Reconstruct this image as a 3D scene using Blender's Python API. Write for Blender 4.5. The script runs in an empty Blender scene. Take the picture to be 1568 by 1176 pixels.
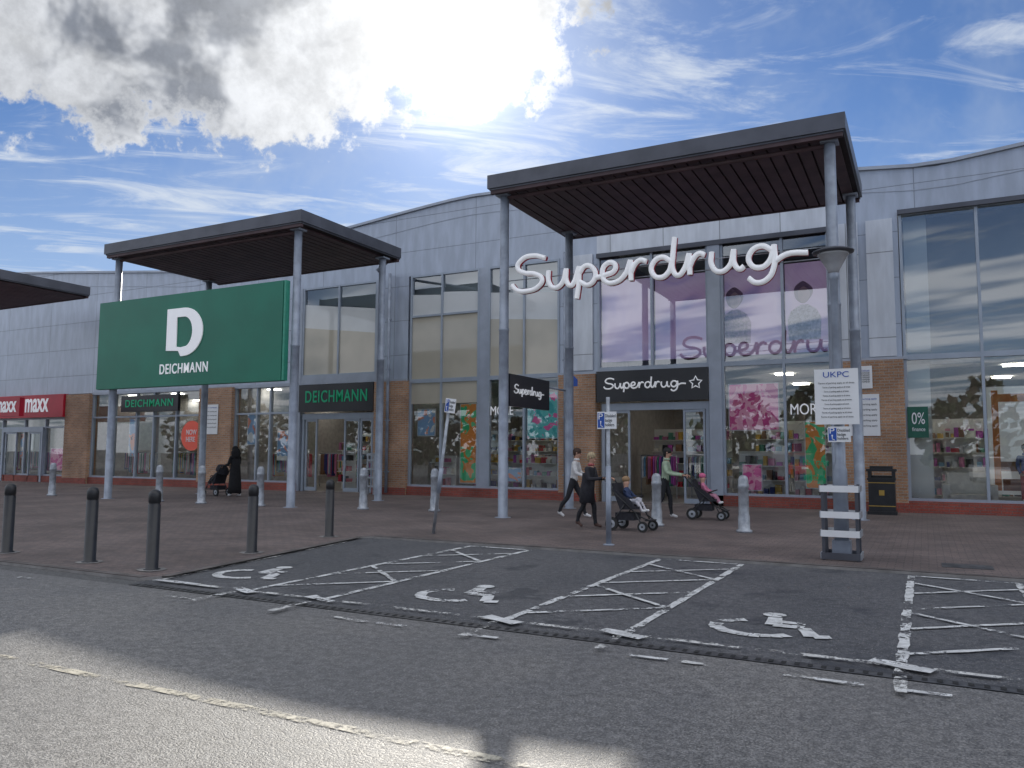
import bpy, bmesh, math, random
from mathutils import Matrix, Vector, noise as mnoise
random.seed(7)
sc=bpy.context.scene
sc.view_settings.view_transform='Standard'; sc.view_settings.look='None'; sc.view_settings.exposure=0
rad=math.radians
# ------------------------------------------------------------------ node helpers
class NT:
    def __init__(s,nt): s.nt=nt; s.n=nt.nodes; s.l=nt.links
    def new(s,t,**k):
        nd=s.n.new(t)
        for a,b in k.items(): setattr(nd,a,b)
        return nd
    def set(s,sock,v):
        if hasattr(v,'is_linked') or hasattr(v,'links'): s.l.new(v,sock)
        else: sock.default_value=v
    def m(s,op,a,b=0.0,c=0.0,clamp=False):
        nd=s.new('ShaderNodeMath',operation=op); nd.use_clamp=clamp
        s.set(nd.inputs[0],a); s.set(nd.inputs[1],b); s.set(nd.inputs[2],c); return nd.outputs[0]
    def vm(s,op,a,b=(0,0,0)):
        nd=s.new('ShaderNodeVectorMath',operation=op); s.set(nd.inputs[0],a); s.set(nd.inputs[1],b)
        return nd.outputs['Value'] if op in('DOT_PRODUCT','LENGTH') else nd.outputs[0]
    def step(s,v,a,b,o0=0.0,o1=1.0):
        nd=s.new('ShaderNodeMapRange',interpolation_type='SMOOTHSTEP')
        s.set(nd.inputs[0],v); nd.inputs[1].default_value=a; nd.inputs[2].default_value=b
        nd.inputs[3].default_value=o0; nd.inputs[4].default_value=o1; return nd.outputs[0]
    def mix(s,f,a,b,bt='MIX'):
        nd=s.new('ShaderNodeMix',data_type='RGBA',blend_type=bt)
        s.set(nd.inputs[0],f); s.set(nd.inputs[6],a); s.set(nd.inputs[7],b); return nd.outputs[2]
    def noise(s,vec,scale,detail=4,rough=.55,dist=0):
        nd=s.new('ShaderNodeTexNoise'); s.set(nd.inputs['Vector'],vec)
        nd.inputs['Scale'].default_value=scale; nd.inputs['Detail'].default_value=detail
        nd.inputs['Roughness'].default_value=rough; nd.inputs['Distortion'].default_value=dist; return nd.outputs[0]
    def sep(s,v):
        nd=s.new('ShaderNodeSeparateXYZ'); s.l.new(v,nd.inputs[0]); return nd.outputs
    def comb(s,x,y,z=0.0):
        nd=s.new('ShaderNodeCombineXYZ'); s.set(nd.inputs[0],x); s.set(nd.inputs[1],y); s.set(nd.inputs[2],z); return nd.outputs[0]
    def bump(s,h,strength,dist=.01):
        nd=s.new('ShaderNodeBump'); s.l.new(h,nd.inputs['Height']); nd.inputs['Strength'].default_value=strength
        nd.inputs['Distance'].default_value=dist; return nd.outputs[0]
def c4(c): return (c[0],c[1],c[2],1)
def newmat(name):
    m=bpy.data.materials.new(name); m.use_nodes=True; t=NT(m.node_tree)
    t.b=m.node_tree.nodes['Principled BSDF']; t.out=m.node_tree.nodes['Material Output']
    t.obj=t.new('ShaderNodeTexCoord').outputs['Object']
    return m,t
MC={}
def M(name,col,rough=.55,metal=0,var=.15,scale=6,bump=0,emit=0,spec=.5):
    if name in MC: return MC[name]
    m,t=newmat(name); b=t.b
    n=t.noise(t.obj,scale,3)
    f=t.step(n,.3,.7,1-var,1+var*.5)
    c=t.mix(1.0,c4(col),t.comb(f,f,f),'MULTIPLY')
    t.l.new(c,b.inputs['Base Color']); b.inputs['Roughness'].default_value=rough; b.inputs['Metallic'].default_value=metal
    b.inputs['Specular IOR Level'].default_value=spec
    if bump: t.l.new(t.bump(t.noise(t.obj,scale*8,2),bump),b.inputs['Normal'])
    if emit: t.l.new(c,b.inputs['Emission Color']); b.inputs['Emission Strength'].default_value=emit
    MC[name]=m; return m
# ------------------------------------------------------------------ materials
def asphalt(name,base,patchc,damp=0,spec=.4,rlo=.5):
    m,t=newmat(name); b=t.b
    fine=t.noise(t.obj,75,2,.7); mid=t.noise(t.obj,13,2,.6); big=t.noise(t.obj,.35,4,.6,.5)
    c=t.mix(t.step(big,.35,.7),c4(base),c4(patchc))
    f=t.step(fine,.3,.72,.5,1.65); c=t.mix(1.0,c,t.comb(f,f,f),'MULTIPLY')
    f2=t.step(mid,.3,.7,.8,1.18); c=t.mix(1.0,c,t.comb(f2,f2,f2),'MULTIPLY')
    v=t.new('ShaderNodeTexVoronoi'); t.l.new(t.obj,v.inputs['Vector']); v.inputs['Scale'].default_value=34
    sp=t.step(v.outputs['Distance'],.12,.24,1,0); sp=t.m('MULTIPLY',sp,.5); c=t.mix(sp,c,(.42,.40,.37,1))
    dv=t.new('ShaderNodeTexVoronoi',feature='DISTANCE_TO_EDGE')
    wob=t.new('ShaderNodeTexNoise'); wob.inputs['Scale'].default_value=3.5; wob.inputs['Detail'].default_value=3; t.l.new(t.obj,wob.inputs['Vector'])
    t.l.new(t.vm('ADD',t.obj,wob.outputs[1]),dv.inputs['Vector'])
    dv.inputs['Scale'].default_value=.23
    cr=t.step(dv.outputs['Distance'],.0008,.0035,1,0); cr=t.m('MULTIPLY',cr,t.step(big,.48,.58))
    c=t.mix(t.m('MULTIPLY',cr,.5),c,(.03,.03,.032,1))
    r=t.step(fine,.3,.7,rlo,rlo+.25)
    if damp:
        dm=t.step(t.noise(t.obj,1.1,4,.65),.56,.66); dm=t.m('MULTIPLY',dm,damp)
        c=t.mix(dm,c,(.04,.043,.05,1)); r=t.m('SUBTRACT',r,t.m('MULTIPLY',dm,.2))
    t.l.new(c,b.inputs['Base Color']); t.l.new(r,b.inputs['Roughness']); b.inputs['Specular IOR Level'].default_value=spec
    t.l.new(t.bump(fine,.65,.012),b.inputs['Normal']); return m
m_road=asphalt('asphalt_road',(.14,.139,.14),(.19,.184,.175),0,.5,.44)
m_bay=asphalt('asphalt_bays',(.082,.085,.092),(.118,.118,.123),.7)
m_ground=asphalt('asphalt_far',(.10,.10,.10),(.12,.118,.115))
def blocks(name,w,h,mort,c1,c2,mc,vertical=False,rough=.7,tint=None,bm=.5):
    m,t=newmat(name); b=t.b; x,y,z=t.sep(t.obj)[0:3]
    vec=t.comb(t.m('ADD',x,y),z) if vertical else t.obj
    br=t.new('ShaderNodeTexBrick'); t.l.new(vec,br.inputs['Vector'])
    br.inputs['Scale'].default_value=1; br.inputs['Brick Width'].default_value=w; br.inputs['Row Height'].default_value=h
    br.inputs['Mortar Size'].default_value=mort; br.inputs['Mortar Smooth'].default_value=.2; br.inputs['Bias'].default_value=-.1
    br.inputs['Color1'].default_value=c4(c1); br.inputs['Color2'].default_value=c4(c2); br.inputs['Mortar'].default_value=c4(mc)
    n=t.noise(t.obj,.7,4,.6); f=t.step(n,.3,.7,.74,1.2); c=t.mix(1.0,br.outputs[0],t.comb(f,f,f),'MULTIPLY')
    n2=t.noise(t.obj,30,2); f=t.step(n2,.3,.7,.82,1.15); c=t.mix(1.0,c,t.comb(f,f,f),'MULTIPLY')
    if not vertical:
        v=t.new('ShaderNodeTexVoronoi'); t.l.new(t.obj,v.inputs['Vector']); v.inputs['Scale'].default_value=3
        c=t.mix(t.m('MULTIPLY',t.step(v.outputs['Distance'],.05,.08,1,0),.5),c,(.04,.04,.04,1))
    t.l.new(c,b.inputs['Base Color']); b.inputs['Roughness'].default_value=rough
    h=t.m('ADD',t.m('MULTIPLY',br.outputs[1],-1.0),t.m('MULTIPLY',n2,.4)); t.l.new(t.bump(h,bm,.008),b.inputs['Normal']); return m
m_pave=blocks('block_paving',.2,.1,.006,(.18,.138,.125),(.13,.105,.10),(.075,.068,.065))
m_brick=blocks('buff_brick',.225,.075,.010,(.48,.265,.145),(.36,.185,.10),(.38,.33,.28),True)
m_plinth=blocks('red_brick_plinth',.225,.075,.008,(.34,.075,.05),(.26,.06,.04),(.18,.11,.1),True)
m_kerb=M('kerb_concrete',(.27,.26,.25),.8,0,.3,3,.3)
def clad(name,col,w,h,mk=.55):
    m,t=newmat(name); b=t.b; x,y,z=t.sep(t.obj)[0:3]
    br=t.new('ShaderNodeTexBrick',offset=0.0); t.l.new(t.comb(x,z),br.inputs['Vector'])
    br.inputs['Scale'].default_value=1; br.inputs['Brick Width'].default_value=w; br.inputs['Row Height'].default_value=h
    br.inputs['Mortar Size'].default_value=.012; br.inputs['Mortar Smooth'].default_value=.1
    br.inputs['Color1'].default_value=c4(col); br.inputs['Color2'].default_value=c4([k*.93 for k in col]); br.inputs['Mortar'].default_value=c4([k*mk for k in col])
    st=t.noise(t.comb(t.m('MULTIPLY',x,5.0),z,0.0),.8,4); f=t.step(st,.3,.75,.86,1.06)
    c=t.mix(1.0,br.outputs[0],t.comb(f,f,f),'MULTIPLY')
    t.l.new(c,b.inputs['Base Color']); b.inputs['Roughness'].default_value=.34; b.inputs['Metallic'].default_value=.25
    t.l.new(t.bump(t.m('ADD',t.m('MULTIPLY',br.outputs[1],-1.0),t.m('MULTIPLY',t.noise(t.obj,.8,2),.5)),.35,.02),b.inputs['Normal']); return m
m_clad=clad('silver_cladding_panels',(.44,.49,.58),3.35,1.24)
m_clad2=clad('pale_cladding',(.62,.65,.70),1.7,2.3,.4)
m_trim=M('grey_trim',(.38,.42,.49),.4,.2,.1,2)
m_frame=M('window_frame_grey',(.36,.41,.48),.4,.2,.08,2)
m_post=M('post_paint_grey',(.30,.34,.41),.42,.15,.25,3,.05)
m_fascia=M('canopy_fascia_dark',(.095,.10,.12),.4,.3,.2,1.5)
m_soffit=M('canopy_soffit_slats',(.085,.05,.055),.6,0,.3,2)
m_soffit2=M('canopy_soffit_gap',(.025,.016,.018),.8)
m_black=M('black_paint',(.020,.021,.024),.38,0,.3,5)
m_blackm=M('black_sign_face',(.016,.017,.022),.3,0,.1,3)
m_rub=M('rubber',(.025,.025,.025),.8)
m_white=M('white_sign_face',(.82,.83,.84),.4,0,.05,2)
m_letter=M('white_letters',(.92,.93,.95),.3,0,.02,2,0,.15)
m_lback=M('sign_letter_backs_red',(.40,.02,.05),.5,0,.05,2)
m_red=M('red_sign_face',(.50,.012,.035),.4,0,.1,2)
m_green=M('green_sign_face',(.003,.165,.10),.36,0,.12,.9)
m_greend=M('green_sign_edge',(.04,.30,.2),.4)
m_greenl=M('green_letters',(.0,.36,.17),.4,0,.05,3,0,.08)
m_silver=M('galvanised_grey',(.38,.41,.45),.42,.3,.3,8,.08)
m_blue=M('blue_sign_face',(.02,.09,.42),.4)
m_gold=M('gold_band',(.5,.33,.08),.4,.5)
m_roofm=M('roof_sheet',(.3,.32,.34),.5,.3)
m_intw=M('interior_wall',(.42,.40,.38),.8); m_intf=M('interior_floor',(.34,.32,.30),.35); m_intc=M('interior_ceiling',(.55,.55,.53),.8)
m_spand=M('painted_reflection_beige',(.52,.48,.39),.06,0,.12,.5,0,0,.7); m_reflwhite=M('painted_reflection_white',(.66,.68,.68),.06,0,.1,.5,0,0,.7)  # colours stand in for a reflection in the upper panes
m_offw=M('board_offwhite',(.82,.82,.78),.7,0,.1,.5)
m_dark=M('interior_dark',(.04,.04,.045),.7)
m_light=M('ceiling_light_panel',(1,.95,.85),.5,0,0,1,0,16)
def glassmat(name,refl,tint):
    m,t=newmat(name); t.n.remove(t.b)
    tr=t.new('ShaderNodeBsdfTransparent'); tr.inputs[0].default_value=c4(tint)
    gl=t.new('ShaderNodeBsdfGlossy'); gl.inputs['Roughness'].default_value=.012; gl.inputs['Color'].default_value=(.92,.96,1,1)
    lw=t.new('ShaderNodeFresnel'); lw.inputs[0].default_value=1.5
    f=t.m('ADD',t.m('MULTIPLY',lw.outputs[0],1.2),refl,clamp=True)
    mx=t.new('ShaderNodeMixShader'); t.l.new(f,mx.inputs[0]); t.l.new(tr.outputs[0],mx.inputs[1]); t.l.new(gl.outputs[0],mx.inputs[2])
    t.l.new(t.bump(t.noise(t.obj,.9,1),.06,.01),gl.inputs['Normal'])
    t.l.new(mx.outputs[0],t.out.inputs[0]); return m
m_glass=glassmat('shop_glass',.09,(.84,.88,.88)); m_glass2=glassmat('upper_glass',.16,(.80,.86,.88))
def paintmat(name,col,lo,hi):
    m,t=newmat(name); b=t.b
    n=t.m('ADD',t.m('MULTIPLY',t.noise(t.obj,2.2,4,.7),.6),t.m('MULTIPLY',t.noise(t.obj,20,3,.8),.4))
    a=t.step(n,lo,hi); b.inputs['Roughness'].default_value=.6
    f=t.step(t.noise(t.obj,8,3,.7),.3,.7,.65,1.0); t.l.new(t.mix(1.0,c4(col),t.comb(f,f,f),'MULTIPLY'),b.inputs['Base Color'])
    t.l.new(a,b.inputs['Alpha']); return m
m_paint=paintmat('worn_white_paint',(.80,.81,.80),.455,.49)
m_paints=paintmat('symbol_white_paint',(.80,.81,.80),.42,.47)
m_paint2=paintmat('very_worn_paint',(.74,.74,.71),.49,.545)
m_yel=paintmat('worn_yellow_paint',(.56,.52,.42),.45,.58)
# ------------------------------------------------------------------ mesh builder
def link(o,parent=None):
    sc.collection.objects.link(o)
    if parent: o.parent=parent
    return o
def empty(name,loc=(0,0,0)):
    e=bpy.data.objects.new(name,None); e.location=loc; e.empty_display_size=.2; return link(e)
class MB:
    def __init__(s,name,parent=None): s.name=name; s.parent=parent; s.bm=bmesh.new(); s.mats=[]
    def mi(s,m):
        if m not in s.mats: s.mats.append(m)
        return s.mats.index(m)
    def face(s,pts,m,smooth=False):
        f=s.bm.faces.new([s.bm.verts.new(p) for p in pts]); f.material_index=s.mi(m); f.smooth=smooth; return f
    def box(s,x0,x1,y0,y1,z0,z1,m):
        v=[s.bm.verts.new(p) for p in [(x0,y0,z0),(x1,y0,z0),(x1,y1,z0),(x0,y1,z0),(x0,y0,z1),(x1,y0,z1),(x1,y1,z1),(x0,y1,z1)]]
        k=s.mi(m)
        for q in [(0,3,2,1),(4,5,6,7),(0,1,5,4),(1,2,6,5),(2,3,7,6),(3,0,4,7)]:
            f=s.bm.faces.new([v[i] for i in q]); f.material_index=k
        return v
    def prism(s,poly,y0,y1,m):  # poly in xz
        a=[s.bm.verts.new((x,y0,z)) for x,z in poly]; b=[s.bm.verts.new((x,y1,z)) for x,z in poly]; k=s.mi(m); n=len(poly)
        fs=[s.bm.faces.new(a),s.bm.faces.new(b[::-1])]
        for i in range(n): fs.append(s.bm.faces.new([a[i],b[i],b[(i+1)%n],a[(i+1)%n]]))
        for f in fs: f.material_index=k
    def tube(s,p0,p1,r0,r1,m,n=14,caps=True):
        p0=Vector(p0);p1=Vector(p1);d=(p1-p0)
        if d.length<1e-6: return
        q=d.to_track_quat('Z','Y'); A=[];Bv=[];k=s.mi(m)
        for i in range(n):
            a=2*math.pi*i/n; o=q@Vector((math.cos(a),math.sin(a),0))
            A.append(s.bm.verts.new(p0+o*r0)); Bv.append(s.bm.verts.new(p1+o*r1))
        for i in range(n):
            f=s.bm.faces.new([A[i],A[(i+1)%n],Bv[(i+1)%n],Bv[i]]); f.material_index=k; f.smooth=True
        if caps:
            f=s.bm.faces.new(A[::-1]); f.material_index=k; f=s.bm.faces.new(Bv); f.material_index=k
    def lathe(s,c,prof,m,n=20):
        k=s.mi(m); rings=[]
        for r,z in prof:
            rings.append([s.bm.verts.new((c[0]+r*math.cos(2*math.pi*i/n),c[1]+r*math.sin(2*math.pi*i/n),c[2]+z)) for i in range(n)])
        for a,b in zip(rings,rings[1:]):
            for i in range(n):
                f=s.bm.faces.new([a[i],a[(i+1)%n],b[(i+1)%n],b[i]]); f.material_index=k; f.smooth=True
        f=s.bm.faces.new(rings[-1]); f.material_index=k; f=s.bm.faces.new(rings[0][::-1]); f.material_index=k
    def ball(s,c,r,m,u=12,v=8,mtx=None,disp=0,cut=None):
        k=s.mi(m); rx,ry,rz=(r,r,r) if not hasattr(r,'__len__') else r
        T=Matrix.Translation(c)@(mtx or Matrix.Identity(4))@Matrix.Diagonal((rx,ry,rz,1))
        g=bmesh.ops.create_uvsphere(s.bm,u_segments=u,v_segments=v,radius=1)
        for ve in g['verts']:
            if disp: ve.co*=1+disp*mnoise.noise(ve.co*3+Vector(c)*7)
            ve.co=T@ve.co
        for f in {f for ve in g['verts'] for f in ve.link_faces}: f.material_index=k; f.smooth=True
    def path(s,pts,r,m,n=8):
        for a,b in zip(pts,pts[1:]): s.tube(a,b,r,r,m,n)
        for p in pts[1:-1]: s.ball(p,r,m,8,5)
    def addmesh(s,me,mtx,mats):
        ks=[s.mi(x) for x in mats]; vs=[s.bm.verts.new(mtx@v.co) for v in me.vertices]
        for p in me.polygons:
            try: f=s.bm.faces.new([vs[i] for i in p.vertices]); f.material_index=ks[p.material_index]; f.smooth=True
            except ValueError: pass
    def done(s,loc=None,rotz=0,bevel=0,scale=1):
        bmesh.ops.recalc_face_normals(s.bm,faces=s.bm.faces) if bevel else None
        me=bpy.data.meshes.new(s.name); s.bm.to_mesh(me); s.bm.free()
        for m in s.mats: me.materials.append(m)
        o=bpy.data.objects.new(s.name,me); link(o,s.parent)
        if loc: o.location=loc
        o.rotation_euler[2]=rotz; o.scale=(scale,)*3
        if bevel:
            b=o.modifiers.new('bevel','BEVEL'); b.width=bevel; b.segments=2; b.limit_method='ANGLE'
        return o
def text(name,body,x0,x1,z0,z1,y,mat,parent,rot=(rad(90),0,0),ext=.008,off=0,shear=0,pos=None,space=1.0):
    cu=bpy.data.curves.new(name,'FONT'); cu.body=body; cu.size=1; cu.extrude=ext; cu.offset=off; cu.shear=shear; cu.space_character=space
    cu.materials.append(mat); o=bpy.data.objects.new(name,cu); link(o,parent)
    bpy.context.view_layer.update()
    bb=[Vector(b) for b in o.bound_box]; mx=min(b.x for b in bb);Mx=max(b.x for b in bb);my=min(b.y for b in bb);My=max(b.y for b in bb)
    sx=(x1-x0)/max(Mx-mx,.01); sy=(z1-z0)/max(My-my,.01)
    o.scale=(sx,sy,1); o.rotation_euler=rot
    R=Matrix.Rotation(rot[2],4,'Z')@Matrix.Rotation(rot[0],4,'X')
    base=Vector(pos) if pos else Vector((x0,y,z0))
    o.location=base-(R@Vector((mx*sx,my*sy,0))); return o
# ------------------------------------------------------------------ ground
g=MB('ground'); g.face([(-1500,-1500,0),(1500,-1500,0),(1500,1500,0),(-1500,1500,0)],m_ground); g.done()
g=MB('access_road'); g.face([(-90,-14,.004),(60,-14,.004),(60,6.02,.004),(-90,6.02,.004)],m_road); g.done()
g=MB('parking_bay_surface'); g.face([(-8.0,6.16,.008),(60,6.16,.008),(60,11.25,.008),(-8.8,11.25,.008)],m_bay); g.done()
g=MB('pavement')
poly=[(-90,6.3),(-8.15,6.3),(-8.02,6.5),(-8.82,11.12),(-8.62,11.33),(60,11.33),(60,23.2),(-90,23.2)]
g.face([(x,y,.035) for x,y in poly],m_pave)
for a,b in zip(poly,poly[1:6]): g.face([(a[0],a[1],0),(b[0],b[1],0),(b[0],b[1],.035),(a[0],a[1],.035)],m_kerb)
g.done()
g=MB('kerb_stones')
def strip(pts,w,z,m,g):
    for a,b in zip(pts,pts[1:]):
        a=Vector(a);b=Vector(b);d=(b-a).normalized();nn=Vector((-d.y,d.x))*w
        g.face([(a.x,a.y,z),(b.x,b.y,z),(b.x+nn.x,b.y+nn.y,z),(a.x+nn.x,a.y+nn.y,z)],m)
mkd=M('kerb_dark',(.14,.125,.118),.8,0,.4,3)
strip([(-90,6.31),(-8.15,6.31)],.11,.040,mkd,g); strip([(-8.03,6.5),(-8.82,11.12)],-.11,.0405,mkd,g) ; strip([(-8.6,11.34),(60,11.34)],.1,.041,mkd,g)
g.done()
g=MB('drainage_channel'); md=M('channel_iron',(.095,.095,.098),.5,.3,.5,9)
g.face([(-8.0,6.03,.0085),(60,6.03,.0085),(60,6.155,.0085),(-8.0,6.155,.0085)],md)
x=-7.9
while x<8: g.face([(x,6.06,.0125),(x+.035,6.06,.0125),(x+.035,6.125,.0125),(x,6.125,.0125)],m_rub); x+=.09
g.done()
g=MB('manhole_cover'); g.face([(.15+.0,12.0,.039),(.75,12.0,.039),(.75,12.45,.039),(.15,12.45,.039)],md); g.done()
# ---- painted markings
def line(g,a,b,w,m,z=.0165):
    a=Vector(a);b=Vector(b);d=(b-a).normalized();nn=Vector((-d.y,d.x))
    L=(b-a).length; n=max(1,int(L/.12)); pa=None
    for i in range(n+1):
        p=a+d*L*i/n; w1=w/2*(1+random.uniform(-.22,.22)); w2=w/2*(1+random.uniform(-.22,.22)); q=(p-nn*w1,p+nn*w2)
        if pa: g.face([(pa[0].x,pa[0].y,z),(q[0].x,q[0].y,z),(q[1].x,q[1].y,z),(pa[1].x,pa[1].y,z)],m)
        pa=q
g=MB('bay_marking_lines')
for s0,s1 in [(-6.5,-5.45),(-3.38,-2.25),(-.2,.92),(3.0,4.1)]:
    line(g,(s0,6.35),(s0,11.1),.08,m_paint); line(g,(s1,6.35),(s1,11.1),.08,m_paint)
    line(g,(s0+.05,11.06),(s1-.05,11.06),.075,m_paint,.0205)
    y=6.75; k=0
    while y<10.4:
        line(g,(s0+.04,y),(s1-.04,y+.85),.06,m_paint,.0205)
        if k%2==1: line(g,(s1-.04,y-.1),(s0+.04,y+.75),.06,m_paint,.0245)
        k+=1; y+=.98
line(g,(-7.93,6.45),(-8.6,10.6),.06,m_paint2)
line(g,(-7.95,6.32),(14,6.32),.075,m_paint2,.0285)
line(g,(-7.9,6.32),(-7.2,6.32),.10,m_paint,.0325)
for s in (-6.5,-5.45,-3.38,-2.25,-.2,.92):
    line(g,(s-.2,6.38),(s+.2,6.24),.13,m_paints,.0325); line(g,(s,6.2),(s+.02,5.6),.08,m_paint2,.0365)
for s in (-7.0,-4.8,-1.6,-.9,.6): line(g,(s,5.75),(s+.45,5.72),.07,m_paint2,.0165)
for s in (-9.5,-4.3,-3.4,-2.0,-.7,-.2): line(g,(s,5.72),(s+.3,5.73),.055,m_paint,.0205)
g.done()
g=MB('road_centre_line'); line(g,(-30,3.52),(30,3.52),.08,m_yel,.009); g.done()
for i,(cx,cy) in enumerate([(-7.35,7.3),(-4.38,7.3),(-1.27,7.25),(2.0,7.3)]):
    g=MB('wheelchair_bay_symbol'); S=.82
    def P(u,v): return (cx+u*S,cy+v*S*.95)
    def ln(pts,w,z):
        for k,(a,b) in enumerate(zip(pts,pts[1:])): line(g,P(*a),P(*b),w,m_paints,z+.0004*(k%2))
    arc=[(-.08+.42*math.cos(rad(t)),-.12+.40*math.sin(rad(t))) for t in range(115,335,14)]
    ln(arc,.12,.0166); ln([(0,.52),(.06,.1),(.36,.08),(.5,-.32),(.66,-.26)],.13,.019); ln([(.03,.3),(.36,.28)],.10,.0215)
    g.face([(*P(-.02+.13*math.cos(rad(t)),.68+.13*math.sin(rad(t))),.0185) for t in range(0,360,30)],m_paints); g.done()
# ------------------------------------------------------------------ building
B=empty('retail_unit_building')
def prof(s):
    k=round((s+13.4)/27.7); ds=s+13.4-27.7*k
    return 10.42-.098*math.sqrt(ds*ds+1.44)
def wallpoly(mb,s0,s1,z0,mat,y0=23.0,y1=23.3,top=None):
    n=max(1,int((s1-s0)/.9)); tops=[(s0+(s1-s0)*i/n) for i in range(n,-1,-1)]
    poly=[(s0,z0),(s1,z0)]+[(s,(top if top is not None else prof(s))) for s in tops]
    mb.prism(poly,y0,y1,mat)
w=MB('cladding_walls',B)
wallpoly(w,-90,-21.15,4.12,m_clad); wallpoly(w,-21.15,-17.5,7.78,m_clad); wallpoly(w,-17.5,-16.15,4.1,m_clad)
wallpoly(w,-16.15,-10.26,7.78,m_clad); wallpoly(w,-10.26,-8.95,4.05,m_clad); wallpoly(w,-8.95,-2.15,7.75,m_clad)
wallpoly(w,-2.15,-.42,4.08,m_clad); wallpoly(w,-.42,9.0,7.92,m_clad); wallpoly(w,9,60,4.1,m_clad)
w.box(-13.22,-12.88,22.98,23.2,0,7.78,m_trim)
for a,b in [(-9.75,-9.1),(-1.2,-.55),(-1.95,-1.4)]: w.box(a,b,22.93,23.0,4.1,7.8,m_clad2)
w.box(-2.15,-.3,22.9,22.999,4.0,4.08,m_trim); w.box(-10.3,-8.9,22.9,22.999,3.97,4.05,m_trim); w.box(-17.5,-16.1,22.9,22.999,4.02,4.1,m_trim)
w.box(-8.95,-2.15,22.94,22.999,7.75,8.45,m_clad2)
w.done()
w=MB('parapet_coping',B)
s=-90
while s<60:
    a,b=s,s+.9; za,zb=prof(a),prof(b)
    for off,h,yy,mt in [(0,.09,22.92,m_trim),(-.62,.02,22.987,m_trim)]:
        v=[(a,yy,za+off),(b,yy,zb+off),(b,yy,zb+off+h),(a,yy,za+off+h)]
        w.face(v,mt); w.face([v[3],v[2],(b,23.31,zb+off+h),(a,23.31,za+off+h)],mt); w.face([v[1],v[0],(a,23.31 if off==0 else 22.999,za+off),(b,23.31 if off==0 else 22.999,zb+off)],mt)
    s=b
w.done()
w=MB('roof',B); s=-90
while s<60:
    a,b=s,s+.9
    w.face([(a,23.3,prof(a)-.15),(b,23.3,prof(b)-.15),(b,48,prof(b)-.15),(a,48,prof(a)-.15)],m_roofm); s=b
w.face([(-90,48,0),(60,48,0),(60,48,9),(-90,48,9)],m_clad); w.face([(-90,23,0),(-90,48,0),(-90,48,9),(-90,23,9)],m_clad); w.face([(60,23,0),(60,48,0),(60,48,9),(60,23,9)],m_clad); w.done()
w=MB('brick_piers',B)
for a,b,t in [(-35.1,-33.4,4.08),(-26.35,-24.5,4.08),(-17.45,-16.05,4.02),(-10.22,-8.97,3.97),(-2.13,-.4,4.0),(9,12,4.1)]:
    w.box(a,b,22.8,23.25,.0,t,m_brick); w.box(a-.02,b+.02,22.78,22.8,.03,.28,m_plinth)
w.box(12,60,22.8,23.25,0,4.1,m_brick); w.done()
w=MB('plinth',B)
for a,b in [(-60,-35.1),(-33.4,-26.35),(-24.5,-21.15),(-16.05,-10.22),(-5.5,-2.13),(-.4,9)]: w.box(a,b,22.9,23.2,.0,.33,m_plinth)
w.done()
# glazing
fr=MB('window_frames',B); gl=MB('window_glass',B)
def glazing(x0,x1,z0,z1,mull,trans,gm=None,y=23.0,fw=.07):
    gm=gm or m_glass
    xs=[x0]+list(mull)+[x1]; zs=[z0]+list(trans)+[z1]
    for i,x in enumerate(xs):
        h=fw/2; a,b=(x,x+fw) if i==0 else ((x-fw,x) if i==len(xs)-1 else (x-h,x+h)); fr.box(a,b,y-.03,y+.12,z0,z1,m_frame)
    for i,z in enumerate(zs):
        h=fw/2; a,b=(z,z+fw) if i==0 else ((z-fw,z) if i==len(zs)-1 else (z-h,z+h)); fr.box(x0+.001,x1-.001,y-.022,y+.115,a,b,m_frame)
    for a,b in zip(xs,xs[1:]):
        for c,d in zip(zs,zs[1:]):
            t=random.uniform(-.006,.006); u=random.uniform(-.006,.006)
            gl.face([(a,y+.05-t,c),(b,y+.05+t,c),(b,y+.05+t+u,d),(a,y+.05-t+u,d)],gm)
glazing(-50,-35.1,.33,3.05,[-46,-43,-40.2,-38.4,-36.8],[2.6])
glazing(-33.4,-26.35,.33,4.08,[-31.9,-30.4,-29.3,-27.9],[3.0])
glazing(-24.5,-21.15,.33,4.08,[-23.3,-22.6],[3.0])
glazing(-21.05,-17.52,4.35,7.78,[-19.3],[],m_glass2)
glazing(-16.05,-13.22,.33,4.0,[-14.73],[])
glazing(-16.05,-13.22,4.0,7.78,[-14.73],[6.3],m_glass2)
glazing(-12.88,-10.25,.33,4.0,[-11.53],[]); glazing(-12.88,-10.25,4.0,7.78,[-11.53],[],m_glass2)
glazing(-8.95,-5.48,4.1,7.75,[-7.2],[],m_glass2); glazing(-5.12,-2.15,4.1,7.75,[-3.4],[],m_glass2)
glazing(-5.12,-2.15,.33,4.1,[-3.4],[])
glazing(-.4,9,.33,4.05,[1.38,3.2,5,7],[]); glazing(-.4,9,4.05,7.92,[1.38,3.2,5,7],[],m_glass2)
fr.box(-5.48,-5.12,22.9,23.2,0.03,7.75,m_trim); fr.box(-.42,9,22.86,22.96,7.86,7.98,m_fascia); fr.box(-8.95,-2.15,22.87,22.935,7.62,7.76,m_fascia)
fr.box(-21.15,-21.05,22.95,23.2,0,7.78,m_trim); fr.box(-17.52,-17.46,22.95,23.2,0,7.78,m_trim); fr.box(-33.4,-21.2,22.93,22.97,4.02,4.14,m_trim)
fr.box(-21.05,-17.52,22.96,23.2,4.05,4.35,m_trim); fr.box(-8.95,-5.48,22.96,23.2,4.04,4.1,m_trim)
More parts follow.
